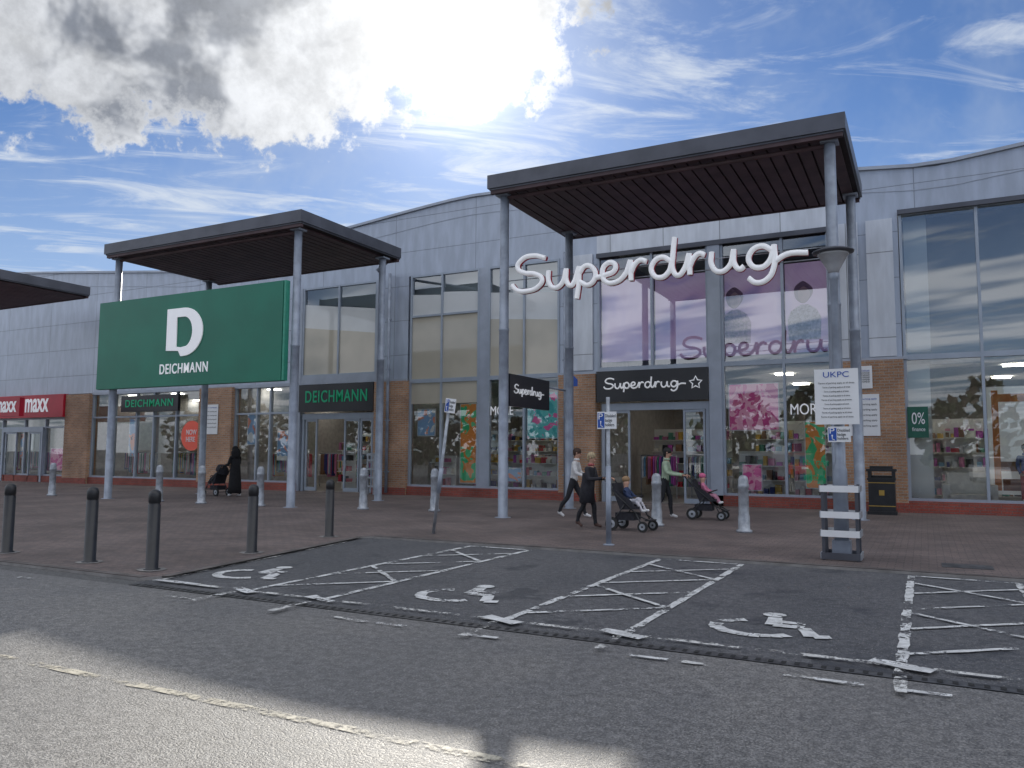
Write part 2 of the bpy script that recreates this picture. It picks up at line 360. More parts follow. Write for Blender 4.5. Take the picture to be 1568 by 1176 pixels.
# opaque glossy panels, painted as the beige and white reflection in the panes
rf_=MB('painted_reflection_panels',B)
for a,b,z0,za,zb,zt in [(-20.98,-19.335,4.42,6.25,6.05,7.71),(-19.265,-17.59,4.42,6.05,5.85,7.71),(-15.98,-14.765,4.07,6.26,6.26,0),(-14.695,-13.29,4.07,6.26,6.26,0),(-12.81,-11.565,4.07,6.0,5.9,7.71),(-11.495,-10.32,4.07,5.9,5.8,7.71)]:
    rf_.face([(a,23.022,z0),(b,23.022,z0),(b,23.022,zb),(a,23.022,za)],m_spand)
    if zt: rf_.face([(a,23.03,za-.01),(b,23.03,zb-.01),(b,23.03,zb+.9),(a,23.03,za+.9)],m_reflwhite)
for a,b in [(-15.98,-14.765),(-14.695,-13.29)]: rf_.face([(a,23.022,6.34),(b,23.022,6.34),(b,23.022,7.0),(a,23.022,7.1)],m_reflwhite)
for a,b,z0,z1 in [(-15.98,-14.765,3.2,3.93),(-14.695,-13.29,3.2,3.93)]: rf_.face([(a,23.022,z0),(b,23.022,z0),(b,23.022,z1),(a,23.022,z1)],m_spand)
rf_.done()
def door(x0,x1,z1,leaves,y=23.1):
    fr.box(x0,x0+.1,y-.06,y+.1,.035,z1,m_frame); fr.box(x1-.1,x1,y-.06,y+.1,.035,z1,m_frame); fr.box(x0+.1,x1-.1,y-.06,y+.1,z1-.22,z1,m_frame)
    for a,b in leaves:
        fr.box(a,a+.06,y-.02,y+.05,.06,z1-.22,m_frame); fr.box(b-.06,b,y-.02,y+.05,.06,z1-.22,m_frame)
        fr.box(a+.06,b-.06,y-.018,y+.048,.06,.2,m_frame); fr.box(a+.06,b-.06,y-.018,y+.048,z1-.3,z1-.221,m_frame)
        fr.box(a+.1,a+.13,y-.07,y-.02,.9,1.4,m_silver)
        gl.face([(a,y+.02,.1),(b,y+.02,.1),(b,y+.02,z1-.2),(a,y+.02,z1-.2)],m_glass)
door(-21.0,-17.55,2.95,[(-20.85,-20.3),(-19.0,-18.3),(-18.25,-17.7)])
door(-8.85,-5.52,3.04,[(-8.7,-7.95),(-6.3,-5.65)])
door(-40,-36.8,2.6,[(-39.8,-38.9),(-37.9,-37)],22.92)
fr.done(); gl.done()
# interiors
it=MB('shop_interior',B)
it.face([(-60,23.2,.036),(12,23.2,.036),(12,34,.036),(-60,34,.036)],m_intf)
it.face([(-60,33,0),(12,33,0),(12,33,8.6),(-60,33,8.6)],m_intw)
for a,b,z in [(-60,-16.1,4.2),(-16.1,-9.3,3.85),(-9.3,-1.2,4.0),(-.5,12,8.3)]: it.box(a,b,23.3,33,z,z+.1,m_intc)
for x_ in (-34.2,-25.3,-16.9,-9.5,-1.25,9.6): it.box(x_-.1,x_+.1,23.3,33,.04,8.5,m_intw)
it.face([(-60,23.31,4.3),(-22,23.31,4.3),(-22,23.31,8.6),(-60,23.31,8.6)],m_dark)
it.face([(-21.3,23.6,4.3),(-9.8,23.6,4.3),(-9.8,23.6,8.4),(-21.3,23.6,8.4)],m_offw)
it.box(-.3,.25,23.5,24.1,4.3,8.2,m_offw); it.box(-.38,.2,23.4,23.5,.4,3.9,m_offw); it.box(4.8,5.3,23.5,24,.04,8.2,m_offw)
it.box(-.4,9,24.6,24.9,4.0,4.25,m_intc); it.box(-.4,9,24.9,33,4.0,4.1,m_intc); it.face([(-.4,25.2,4.1),(9,25.2,4.1),(9,25.2,8.3),(-.4,25.2,8.3)],M('mezzanine_wall',(.30,.29,.26),.8,0,.3,.4))
for cx in [k for k in range(-58,10,3)]:
    for cy in (25.2,29.0):
        z=3.98 if cx>-1 else (3.83 if -16<cx<-9 else (3.98 if cx>-9.3 else 4.18))
        it.box(cx,cx+.5,cy,cy+.35,z-.03,z-.01,m_light)
it.done()
pal=[(.6,.05,.08),(.05,.07,.25),(.75,.73,.66),(.65,.22,.4),(.1,.3,.22),(.03,.03,.035),(.7,.45,.1),(.2,.4,.6),(.8,.4,.5),(.3,.17,.1),(.8,.8,.8),(.5,.1,.45)]
pm=[M('stock_colour_%d'%i,c,.6) for i,c in enumerate(pal)]
def rail(x0,x1,y,name='clothes_rail',par=None):
    r=MB(name,par or B); r.path([(x0,y,.04),(x0,y,1.45),(x1,y,1.45),(x1,y,.04)],.02,m_silver)
    x=x0+.1
    while x<x1-.05:
        h=random.uniform(.6,.95); m=random.choice(pm); dx=random.uniform(.03,.06)
        r.prism([(x,1.4-h),(x+dx,1.4-h),(x+dx*.8,1.35),(x+dx/2,1.42),(x,1.35)],y-.24,y+.24,m); x+=dx+.02
    r.done()
def shelf(x0,x1,y,h,name='shelf_unit'):
    r=MB(name,B); r.box(x0,x1,y+.3,y+.34,.04,h,m_offw)
    z=.3
    while z<h-.2:
        r.box(x0,x1,y,y+.3,z,z+.03,m_offw); x=x0+.05
        while x<x1-.15:
            ww=random.uniform(.07,.2); hh=random.uniform(.1,.3); r.box(x,x+ww,y+.03,y+.25,z+.031,z+.03+hh,random.choice(pm)); x+=ww+random.uniform(.01,.06)
        z+=.42
    r.done()
for a,b,y in [(-33,-31,24.6),(-30.5,-28.6,25.2),(-28.4,-26.6,24.4),(-24.2,-22.4,25),(-23,-21.4,26.4),(-8.4,-7.2,25.5),(-7.0,-5.9,26.6),(-48,-44,25),(-43,-38,25.4),(-12.5,-11.2,25.4),(2.6,3.9,24.6),(-38.6,-35.6,24.6),(-15.9,-14.2,26.5)]: rail(a,b,y)
for a,b,y,h in [(-5,-3.6,24.3,1.6),(-3.4,-2.3,24.2,1.9),(-15.8,-14.9,24.0,1.4),(-14.4,-13.4,24.6,1.6),(-12.6,-10.6,24.2,1.4),(-20.9,-20.2,25,1.9),(-19,-17.7,27,2),(.5,1.3,25.6,2.2),(5.6,8,25,1.8),(-8.8,-6,28,2.4),(-5,-2,27,2.6),(-33,-27,29,2.4),(-24,-18,30,2.4),(-16,-10,28,2.4),(-.2,4.5,27,2.6)]: shelf(a,b,y,h)
# ------------------------------------------------------------------ posters in windows
def postermat(name,cols,scale,bands=False,emit=0):
    m,t=newmat(name)
    n=t.noise(t.obj,scale,2,.5,.6); cr=t.new('ShaderNodeValToRGB'); t.l.new(n,cr.inputs[0]); e=cr.color_ramp.elements
    e[0].position=.3;e[0].color=c4(cols[0]);e[1].position=.72;e[1].color=c4(cols[-1])
    for i,c in enumerate(cols[1:-1]): x=e.new(.3+.42*(i+1)/(len(cols)-1)); x.color=c4(c)
    if bands: cr.color_ramp.interpolation='CONSTANT'
    t.l.new(cr.outputs[0],t.b.inputs['Base Color']); t.b.inputs['Roughness'].default_value=.45
    if emit: t.l.new(cr.outputs[0],t.b.inputs['Emission Color']); t.b.inputs['Emission Strength'].default_value=emit
    return m
mp_pink=postermat('print_lilac_portraits',[(.30,.24,.48),(.58,.40,.60),(.66,.50,.68),(.50,.38,.64),(.72,.54,.60)],.6,False,.2)  # emission added to brighten the lilac prints, no lamp behind them
mp_teal=postermat('print_teal_pink',[(.05,.36,.38),(.12,.48,.48),(.72,.12,.34),(.08,.4,.42)],3.2,True,.15)
mp_green=postermat('print_green_orange',[(.04,.40,.18),(.6,.22,.05),(.1,.5,.25),(.7,.68,.55)],1.6,True,.15)
mp_mag=postermat('print_magenta',[(.5,.06,.24),(.7,.35,.48),(.6,.1,.32),(.14,.08,.14)],2.5,True,.15)
mp_fash=postermat('print_fashion',[(.7,.68,.65),(.25,.4,.6),(.75,.3,.2),(.15,.12,.12)],2.2,True,.1)
def poster(x0,x1,z0,z1,m,y=23.12,tilt=0,frame=True):
    p=MB('window_poster'); 
    if frame: p.box(x0-.03,x1+.03,y+.004,y+.03,z0-.03,z1+.03,m_white)
    p.face([(x0,y,z0),(x1,y,z0),(x1,y,z1),(x0,y,z1)],m); p.done()
poster(-11.45,-10.4,2.0,3.45,mp_teal); poster(-14.0,-13.4,.5,3.15,mp_green); poster(-15.75,-15.05,2.1,3.0,mp_fash)
poster(-12.4,-11.7,.6,1.0,mp_fash); poster(-4.95,-3.6,2.2,3.5,mp_mag); poster(-31.0,-30.5,1.3,2.9,mp_fash); poster(-23.9,-23.4,1.8,3.0,mp_fash)
poster(-22.3,-21.4,1.2,2.3,mp_fash); poster(-4.6,-4.1,.5,1.2,mp_mag); poster(-2.9,-2.4,.6,2.4,mp_green)
poster(-32.4,-32.0,1.6,2.3,mp_green)
poster(-38.9,-38.5,1.2,2.3,mp_fash); poster(-36.5,-35.6,.6,1.6,mp_mag)
p=MB('doorway_display_print'); wf=M('print_white',(.85,.84,.8),.5,0,.05,2,0,.1)
p.box(1.5,2.9,24.15,24.2,.5,3.3,wf)
for a,b,z0,z1,m in [(1.6,1.75,.6,3.2,M('print_orange',(.75,.25,.06),.5)),(2.35,2.5,.6,3.2,M('print_orange',(.75,.25,.06),.5)),(1.75,2.35,1.1,1.35,M('print_brown',(.3,.12,.06),.5)),(1.78,2.3,.6,.9,M('print_brown',(.3,.12,.06),.5)),(1.75,2.35,2.9,3.1,M('print_orange',(.75,.25,.06),.5)),(2.6,2.8,1.5,2.4,M('print_navy',(.05,.08,.25),.5))]: p.box(a,b,24.13,24.149,z0,z1,m)
p.done()
for i,(a,b) in enumerate([(-8.88,-7.25),(-7.15,-5.52),(-5.05,-3.45),(-3.35,-2.2)]):
    p=MB('window_poster'); p.face([(a,23.2,4.35),(b,23.2,4.35),(b,23.2,6.9),(a,23.2,6.9)],mp_pink)
    if i>=2:
        cx=(-4.75,-2.85)[i-2]; sk=M('print_skin',(.60,.38,.40),.5); hr=M('print_hair',(.30,.18,.27),.5); tp=M('print_cloth_lilac' if i==2 else 'print_cloth_pale',(.60,.38,.52) if i==2 else (.74,.68,.72),.5,0,.5,14)
        def disc(x,z,rx,rz,m,y): p.face([(x+rx*math.cos(rad(t))*(1+.07*math.sin(rad(3*t+50))),y,z+rz*math.sin(rad(t))*(1+.06*math.cos(rad(4*t)))) for t in range(0,360,12)],m)
        disc(cx-.02,6.05,.25,.30,hr,23.19); disc(cx,5.98,.16,.22,sk,23.185)
        p.face([(cx-.42,23.18,4.7),(cx+.42,23.18,4.7),(cx+.45,23.18,5.3),(cx+.33,23.18,5.55),(cx+.1,23.18,5.7),(cx-.1,23.18,5.7),(cx-.35,23.18,5.53),(cx-.45,23.18,5.3)],tp)
    p.done()
e=empty('round_window_poster'); p=MB('disc',e); p.face([(-26.9+.62*math.cos(rad(t)),22.96,2.15+.62*math.sin(rad(t))) for t in range(0,360,12)],M('orange_red_print',(.70,.10,.06),.4,0,.05,2,0,.1)); p.done()
text('lettering','NOW\nHERE',-27.2,-26.6,1.9,2.4,22.95,m_white,e)
e=empty('window_lettering'); text('word_left','MORE',-12.75,-11.9,2.75,3.05,22.96,m_letter,e); text('word_right','MORE',-3.25,-2.4,2.6,2.9,22.955,m_letter,e)
text('word_low','New range',-2.95,-2.3,1.15,1.4,22.955,m_greenl,e); text('word_low2','in store',-2.95,-2.4,.8,1.0,22.955,m_greenl,e)
e=empty('finance_offer_sign'); p=MB('board',e); p.box(-.36,.12,22.93,22.95,1.95,2.75,M('dark_green_board',(.01,.11,.07),.4)); p.done(); text('lettering','0%',-.26,.04,2.3,2.6,22.925,m_white,e); text('lettering_2','finance',-.26,.04,2.12,2.22,22.925,m_white,e)
p=MB('armchair'); cm=M('cream_fabric',(.74,.70,.62),.8)
p.box(.5,1.5,23.5,24.2,.2,.5,cm); p.box(.5,1.5,24.1,24.35,.5,1.05,cm); p.box(.38,.56,23.5,24.3,.2,.75,cm); p.box(1.44,1.62,23.5,24.3,.2,.75,cm)
for x_ in(.5,1.45):
    for y_ in(23.55,24.2): p.tube((x_,y_,.04),(x_,y_,.2),.03,.03,m_black,8)
p.done(bevel=.05)
p=MB('sofa'); p.box(3.2,5.2,23.7,24.5,.2,.5,cm); p.box(3.2,5.2,24.4,24.7,.5,1.05,cm); p.box(3.05,3.25,23.7,24.6,.2,.75,cm); p.box(5.15,5.35,23.7,24.6,.2,.75,cm); p.done(bevel=.06)
# ------------------------------------------------------------------ signage on the building
def script_word(parent,org,ux,uz,k,r,mat,name='script_letters'):
    st=[[(.0,.16),(.12,.04),(.4,.0),(.68,.08),(.76,.22),(.6,.34),(.3,.4),(.14,.52),(.24,.68),(.55,.74),(.84,.66)],
    [(.92,.38),(.93,.14),(1.06,.01),(1.24,.08),(1.35,.38)],[(1.35,.38),(1.37,.1),(1.46,.02),(1.56,.12)],
    [(1.56,.12),(1.66,.4)],[(1.66,.4),(1.65,.05),(1.60,-.26)],
    [(1.66,.26),(1.82,.4),(2.0,.32),(2.03,.13),(1.88,.0),(1.68,.08)],
    [(2.03,.13),(2.25,.16),(2.5,.27),(2.46,.39),(2.28,.38),(2.2,.2),(2.28,.03),(2.5,.0),(2.7,.12),(2.84,.41)],
    [(2.84,.41),(2.85,.0)],[(2.85,.16),(2.94,.32),(3.06,.39),(3.19,.35)],
    [(3.72,.30),(3.52,.4),(3.32,.28),(3.32,.1),(3.48,.0),(3.66,.09),(3.74,.3)],[(3.80,.76),(3.76,.4),(3.76,.12),(3.86,.01),(3.98,.10),(4.1,.41)],
    [(4.1,.41),(4.11,.0)],[(4.11,.16),(4.2,.32),(4.31,.39),(4.42,.35)],
    [(4.56,.39),(4.56,.14),(4.7,.0),(4.9,.08),(5.0,.39)],[(5.0,.39),(5.02,.1),(5.12,.01),(5.2,.06)],
    [(5.74,.30),(5.54,.4),(5.32,.29),(5.32,.09),(5.5,.0),(5.68,.1),(5.77,.36)],[(5.78,.40),(5.77,.0),(5.64,-.22),(5.42,-.27),(5.28,-.17)],
    [(5.77,.08),(6.02,.2),(6.4,.19)]]
    cu=bpy.data.curves.new(name,'CURVE'); cu.dimensions='3D'; cu.bevel_depth=r; cu.bevel_resolution=3; cu.resolution_u=6; cu.use_fill_caps=True
    org=Vector(org);ux=Vector(ux);uz=Vector(uz)
    for s_ in st:
        sp=cu.splines.new('BEZIER'); sp.bezier_points.add(len(s_)-1)
        for bp,(u,v) in zip(sp.bezier_points,s_): bp.co=org+ux*u*k+uz*v*k*1.08; bp.handle_left_type=bp.handle_right_type='AUTO'
    cu.materials.append(mat); o=bpy.data.objects.new(name,cu); link(o,parent); return o
E=empty('pharmacy_script_sign'); script_word(E,(-8.33,15.98,5.2),(1,0,0),(0,0,1),1.01,.056,m_letter); script_word(E,(-8.33,16.06,5.2),(1,0,0),(0,0,1),1.01,.054,m_lback,'letter_backs')
p=MB('mounting_rails',E); p.tube((-8.6,16.15,5.3),(-1.4,16.15,5.3),.012,.012,m_silver,8); p.tube((-8.6,16.15,5.52),(-1.4,16.15,5.52),.012,.012,m_silver,8); p.done()
E=empty('pharmacy_fascia_sign'); p=MB('board',E); p.box(-8.95,-5.49,22.85,22.955,3.08,4.03,m_blackm); p.done()
script_word(E,(-8.7,22.84,3.48),(1,0,0),(0,0,1),.40,.024,m_letter)
def star(par,cx,cz,r,y):
    cu=bpy.data.curves.new('star','CURVE'); cu.dimensions='3D'; cu.bevel_depth=.022; sp=cu.splines.new('POLY'); sp.points.add(9); sp.use_cyclic_u=True
    for i in range(10):
        rr=r if i%2==0 else r*.5; a=rad(90+36*i); sp.points[i].co=(cx+rr*math.cos(a),y,cz+rr*math.sin(a),1)
    cu.materials.append(m_letter); link(bpy.data.objects.new('star',cu),par)
star(E,-5.85,3.58,.19,22.84)
E=empty('pharmacy_projecting_sign'); p=MB('board',E); p.box(-8.66,-8.54,16.3,18.5,2.6,3.36,m_blackm); p.tube((-8.6,16.1,3.2),(-8.6,16.32,3.2),.025,.025,m_post,8); p.tube((-8.6,16.1,2.8),(-8.6,16.32,2.8),.025,.025,m_post,8);p.tube((-8.6,18.5,3.2),(-8.6,19.7,3.2),.025,.025,m_post,8); p.done()
script_word(E,(-8.53,16.5,2.92),(0,1,0),(0,0,1),.255,.016,m_letter)
E=empty('shoe_shop_panel_sign'); p=MB('panel',E); p.box(-22.88,-15.22,15.82,15.86,3.41,6.13,m_green); p.box(-22.88,-15.2,15.861,15.98,3.40,6.14,m_greend)
p.box(-15.2,-15.13,15.83,15.98,3.41,6.13,m_greend); p.done()
outer=[(-19.72,4.45),(-19.72,5.68),(-19.0,5.68)]+[(-19.0+.78*math.cos(rad(t)),4.97+.71*math.sin(rad(t))) for t in range(80,-95,-10)]+[(-19.1,4.26),(-19.2,4.42)]
inner=[(-19.3,4.55),(-19.3,5.42),(-19.0,5.42)]+[(-19.0+.36*math.cos(rad(t)),4.97+.45*math.sin(rad(t))) for t in range(75,-80,-12)]+[(-19.1,4.52)]
cu=bpy.data.curves.new('logo_letter_d','CURVE'); cu.dimensions='2D'; cu.fill_mode='BOTH'; cu.extrude=.015
for ring in (outer,inner):
    sp=cu.splines.new('POLY'); sp.points.add(len(ring)-1); sp.use_cyclic_u=True
    for q,(a,b) in zip(sp.points,ring): q.co=(a,b,0,1)
cu.materials.append(m_letter); o=bpy.data.objects.new('logo_letter_d',cu); link(o,E); o.rotation_euler=(rad(90),0,0); o.location=(0,15.8,0)
text('lettering','DEICHMANN',-19.98,-17.98,3.76,4.06,15.81,m_letter,E,off=.012,space=1.14)
E=empty('shoe_shop_fascia_sign'); p=MB('board',E); p.box(-21.04,-17.53,22.86,22.955,3.0,4.03,m_blackm); p.done(); text('lettering','DEICHMANN',-20.7,-17.8,3.35,3.8,22.85,m_greenl,E,off=.012,space=1.12)
E=empty('shoe_shop_fascia_sign'); p=MB('board',E); p.box(-31.2,-27.6,22.8,22.92,3.2,3.9,m_blackm); p.done(); text('lettering','DEICHMANN',-30.9,-27.9,3.4,3.72,22.79,m_greenl,E,off=.012,space=1.12)
E=empty('clothing_shop_fascia_sign'); p=MB('board',E); p.box(-50,-35.12,22.7,22.93,3.06,4.12,m_red); p.done(); text('lettering','maxx',-38.0,-36.2,3.3,3.95,22.69,m_letter,E,off=.02)
E=empty('clothing_shop_canopy_sign'); p=MB('board',E); p.box(-38.6,-33.9,20.0,20.2,2.95,3.75,m_red); p.done(); text('lettering','maxx',-35.6,-34.1,3.12,3.6,19.99,m_letter,E,off=.02)
# ------------------------------------------------------------------ canopies
def canopy(s0,s1,posts,z0=7.58,z1=7.96):
    E=empty('entrance_canopy'); c=MB('roof_slab',E); y0,y1=15.8,20.35
    c.prism([(s0,z0+.06),(s1,z0+.06),(s1,z1),(s0,z1)],y0,y1,m_fascia)
    c.box(s0-.04,s1+.04,y0-.04,y0,z0+.10,z1+.04,m_fascia); c.box(s0-.04,s0,y0,y1,z0+.10,z1+.04,m_fascia); c.box(s1,s1+.04,y0,y1,z0+.10,z1+.04,m_fascia)
    c.box(s0+.02,s1-.02,y0+.02,y0+.12,z0-.02,z0+.06,m_soffit); c.box(s0+.02,s1-.02,y1-.12,y1-.02,z0-.02,z0+.059,m_soffit)
    c.done()
    c=MB('soffit_slats',E); x=s0+.06; c.face([(s0+.01,y0+.12,z0+.055),(s1-.01,y0+.12,z0+.055),(s1-.01,y1-.12,z0+.055),(s0+.01,y1-.12,z0+.055)],m_soffit2)
    while x<s1-.2: c.box(x,x+.23,y0+.121,y1-.121,z0,z0+.05,m_soffit); x+=.27
    c.done()
    c=MB('posts',E)
    for x,y in posts:
        c.lathe((x,y,.03),[(.19,0),(.19,.012),(.115,.02),(.115,4.3),(.122,4.31),(.122,4.36),(.11,4.37),(.105,z0-.05)],m_post,18)
        c.box(x-.16,x+.16,y-.16,y+.16,z0-.045,z0-.001,m_post)
    c.tube((s0+.3,16.1,z0-.07),(s1-.3,16.1,z0-.07),.05,.05,m_soffit,8)
    c.done()
canopy(-8.85,-1.15,[(-8.6,16.1),(-1.43,16.1),(-8.5,19.7),(-1.33,19.7)])
canopy(-22.7,-14.65,[(-22.45,16.1),(-15.0,16.1),(-22.5,19.7),(-14.85,19.7)])
canopy(-38.4,-30.15,[(-37.9,16.1),(-31.0,16.1)],7.75,8.15)
for x_ in (-17.15,-16.8,-9.95):
    p=MB('downpipe',B); p.tube((x_,22.74,.1),(x_,22.74,7.9),.055,.055,m_post,10)
    for z in (.8,2.6,4.4,6.2): p.box(x_-.08,x_+.08,22.7,22.8,z,z+.06,m_post)
    if x_==-17.15: p.path([(x_,22.74,7.9),(x_+.2,22.2,7.95),(-14.9,20.3,7.7)],.05,m_post)
    p.done()
# ------------------------------------------------------------------ street furniture
for x_,y_ in [(-11.77,6.89),(-9.84,6.84),(-8.55,6.78),(-8.75,8.62),(-9.24,10.89),(-13.9,6.9)]:
    p=MB('black_bollard'); p.lathe((0,0,0),[(.10,0),(.10,.012),(.074,.02),(.074,.80),(.069,.805),(.069,.83),(.074,.835),(.074,.93),(.06,.965),(.03,.985),(.005,.99)],m_black,20)
    p.face([(.19*math.cos(rad(t)),.17*math.sin(rad(t)),.006) for t in range(0,360,45)],m_kerb); p.done(loc=(x_,y_,.036))
for x_,y_ in [(-25.4,16.2),(-19.89,15.9),(-18.18,15.94),(-16.0,16.0),(-12.91,16.51),(-10.98,16.9),(-4.9,15.85),(-3.07,15.42)]:
    p=MB('silver_bollard'); p.lathe((0,0,0),[(.15,0),(.15,.04),(.112,.06),(.108,.3),(.098,.33),(.094,.82),(.104,.83),(.104,.9),(.094,.91),(.094,.99),(.075,1.04),(.04,1.065),(.005,1.07)],m_silver,20); p.done(loc=(x_,y_,.035))
def acc_sign(par,cx,y,z0,w,h):
    p=MB('parking_plate',par); p.box(cx-w/2,cx+w/2,y-.012,y,z0,z0+h,m_white); p.box(cx-w/2+.01,cx-w*.12,y-.0145,y-.0125,z0+.02,z0+h-.02,m_blue); p.done()
    text('lettering','P',cx-w*.42,cx-w*.2,z0+h*.55,z0+h*.9,y-.018,m_white,par,ext=.001); text('lettering2','Disabled\nbadge\nholders',cx-w*.08,cx+w*.46,z0+h*.15,z0+h*.85,y-.015,m_black,par,ext=.001)
    q=MB('wheelchair_icon',par); q.ball((cx-w*.31,y-.016,z0+h*.42),(.012,.003,.012),m_white,8,5); q.tube((cx-w*.31,y-.017,z0+h*.38),(cx-w*.31,y-.017,z0+h*.2),.006,.006,m_white,6); q.tube((cx-w*.31,y-.017,z0+h*.2),(cx-w*.2,y-.017,z0+h*.12),.006,.006,m_white,6); q.done()
E=empty('accessible_parking_sign'); p=MB('post',E); p.tube((-4.56,12.16,.03),(-4.56,12.16,2.42),.032,.032,m_silver,12); p.tube((-4.56,12.16,.03),(-4.56,12.16,1.3),.045,.045,m_post,12); p.lathe((-4.56,12.16,.03),[(.09,0),(.09,.02),(.04,.03)],m_post); p.done(); acc_sign(E,-4.56,12.11,1.9,.33,.28)
E=empty('leaning_parking_sign',(-7.98,12.26,.03)); p=MB('post',E); p.tube((0,0,0),(0,0,2.45),.03,.03,m_silver,12); p.tube((0,0,.75),(0,0,1.2),.042,.042,m_post,12);p.done(); acc_sign(E,.05,-.035,2.22,.22,.26); E.rotation_euler=(0,rad(7.5),0)
E=empty('street_lamp'); p=MB('column',E)
p.lathe((-1.08,12.2,.03),[(.10,0),(.10,1.25),(.085,1.3),(.062,1.36),(.055,4.0),(.07,4.02),(.07,4.12)],m_post,16)
p.lathe((-1.08,12.2,4.1),[(.06,0),(.085,.08),(.2,.29),(.215,.3),(.215,.33)],M('lamp_bowl',(.45,.46,.48),.25,.2),20)
p.lathe((-1.08,12.2,4.42),[(.20,0),(.285,.015),(.29,.035),(.2,.07),(.08,.095),(.01,.1)],m_fascia,24); p.done()
E=empty('parking_notice_sign'); p=MB('plate',E); p.box(-1.37,-.79,12.05,12.07,1.93,2.72,m_white); p.done()
text('heading','UKPC',-1.25,-.91,2.60,2.68,12.045,m_blue,E,ext=.001); 
for i in range(9):
    ww=random.uniform(.16,.24); text('small_print','Terms of parking apply at all times',-1.08-ww,-1.08+ww,2.5-i*.06,2.53-i*.06,12.045,m_black,E,ext=.0005)
acc_sign(E,-1.06,12.08,1.68,.3,.22)
p=MB('lamp_guard_frame')
for dx in(-.22,.22):
    for dy in(-.2,.2): p.box(-1.08+dx-.02,-1.08+dx+.02,12.2+dy-.02,12.2+dy+.02,.03,1.08,m_fascia)
for z in (.05,.36,.62,.98): 
    for dy in (-.23,.23): p.box(-1.33,-.83,12.2+dy-.012,12.2+dy+.012,z,z+.09,m_fascia if z<.1 else m_white)
    for dx in (-.255,.255): p.box(-1.08+dx-.01,-1.08+dx+.01,11.982,12.418,z+.002,z+.088,m_silver)
p.box(-1.2,-.96,12.08,12.32,.03,.3,m_post); p.done()
for a,b,z0,z1 in [(-1.75,-1.0,2.0,3.1),(-1.55,-1.15,3.25,3.85),(-25.9,-25.2,2.2,3.4)]:
    E=empty('wall_notice'); p=MB('plate',E); p.box(a,b,22.76,22.775,z0,z1,m_white); p.done()
    for i in range(6):
        zz=z1-.16-i*(z1-z0-.25)/6; text('small_print','Terms of parking apply',a+.06,b-.06,zz,zz+.06,22.755,m_blue if i==0 else m_black,E,ext=.0005)
E=empty('ladder_sticker_sign'); p=MB('plate',E); p.face([(-9.85,22.79,3.6),(-9.55,22.79,3.6),(-9.55,22.79,3.8),(-9.7,22.79,3.95),(-9.85,22.79,3.8)],m_blue); p.done()
p=MB('litter_bin'); 
def obox(x0,x1,y0,y1,z0,z1,m): p.box(x0,x1,y0,y1,z0,z1,m)
obox(-.33,.33,-.28,.28,0,.08,m_black); obox(-.30,.30,-.25,.25,.08,.84,m_black); obox(-.32,.32,-.27,.27,.84,.9,m_black)
for dx in(-.27,.27):
    for dy in(-.22,.22): p.box(dx-.035,dx+.035,dy-.035,dy+.035,.9,1.06,m_black)
obox(-.24,.24,-.19,.19,.9,.95,m_rub); obox(-.34,.34,-.29,.29,1.06,1.12,m_black); obox(-.26,.26,-.21,.21,1.12,1.19,m_black)
obox(-.305,.305,-.255,-.2505,.2,.22,m_gold); obox(-.305,.305,-.255,-.2505,.77,.79,m_gold); p.face([(-.06,-.256,.47),(.06,-.256,.47),(.06,-.256,.6),(-.06,-.256,.6)],m_gold)
p.done(loc=(-.97,21.9,.036),bevel=.012)
p=MB('metal_rack'); 
for x_ in(-.28,.0,.28): p.box(x_-.035,x_+.035,-.03,.03,0,1.42,m_silver)
for z in(.25,.55,.85,1.15,1.36): p.box(-.31,.31,-.05,-.031,z,z+.07,m_silver)
p.done(loc=(-17.1,22.45,.036))
# ------------------------------------------------------------------ people
def skinmesh(J,bones,root,sub=1):
    names=list(J); me=bpy.data.meshes.new('sk'); me.from_pydata([J[n][0] for n in names],[(names.index(a),names.index(b)) for a,b,_ in bones],[])
    o=bpy.data.objects.new('sk',me); sc.collection.objects.link(o)
    md=o.modifiers.new('s','SKIN'); md.use_smooth_shade=True; md.branch_smoothing=.4
    for i,n in enumerate(names):
        r=J[n][1]; me.skin_vertices[0].data[i].radius=(r,r) if not hasattr(r,'__len__') else r
        me.skin_vertices[0].data[i].use_root=(n==root)
    if sub: s_=o.modifiers.new('u','SUBSURF'); s_.levels=sub; s_.render_levels=sub
    dg=bpy.context.evaluated_depsgraph_get(); dg.update(); m2=bpy.data.meshes.new_from_object(o.evaluated_get(dg))
    mats=[]
    for _,_,m in bones:
        if m not in mats: mats.append(m)
    while len(m2.materials)<len(mats): m2.materials.append(None)
    segs=[(Vector(J[a][0]),Vector(J[b][0]),m) for a,b,m in bones]
    for p_ in m2.polygons:
        c=p_.center; best=None
        for a,b,m in segs:
            ab=b-a; t=max(0,min(1,(c-a).dot(ab)/max(ab.length_squared,1e-9))); d=(c-(a+ab*t)).length
            if best is None or d<best[0]: best=(d,m)
        p_.material_index=mats.index(best[1])
    bpy.data.objects.remove(o); return m2,mats
m_skin=M('skin',(.55,.32,.23),.5,0,.06,20)
m_jean=M('black_leggings',(.018,.019,.024),.8,0,.3,30); m_shoew=M('white_trainers',(.75,.75,.75),.5)
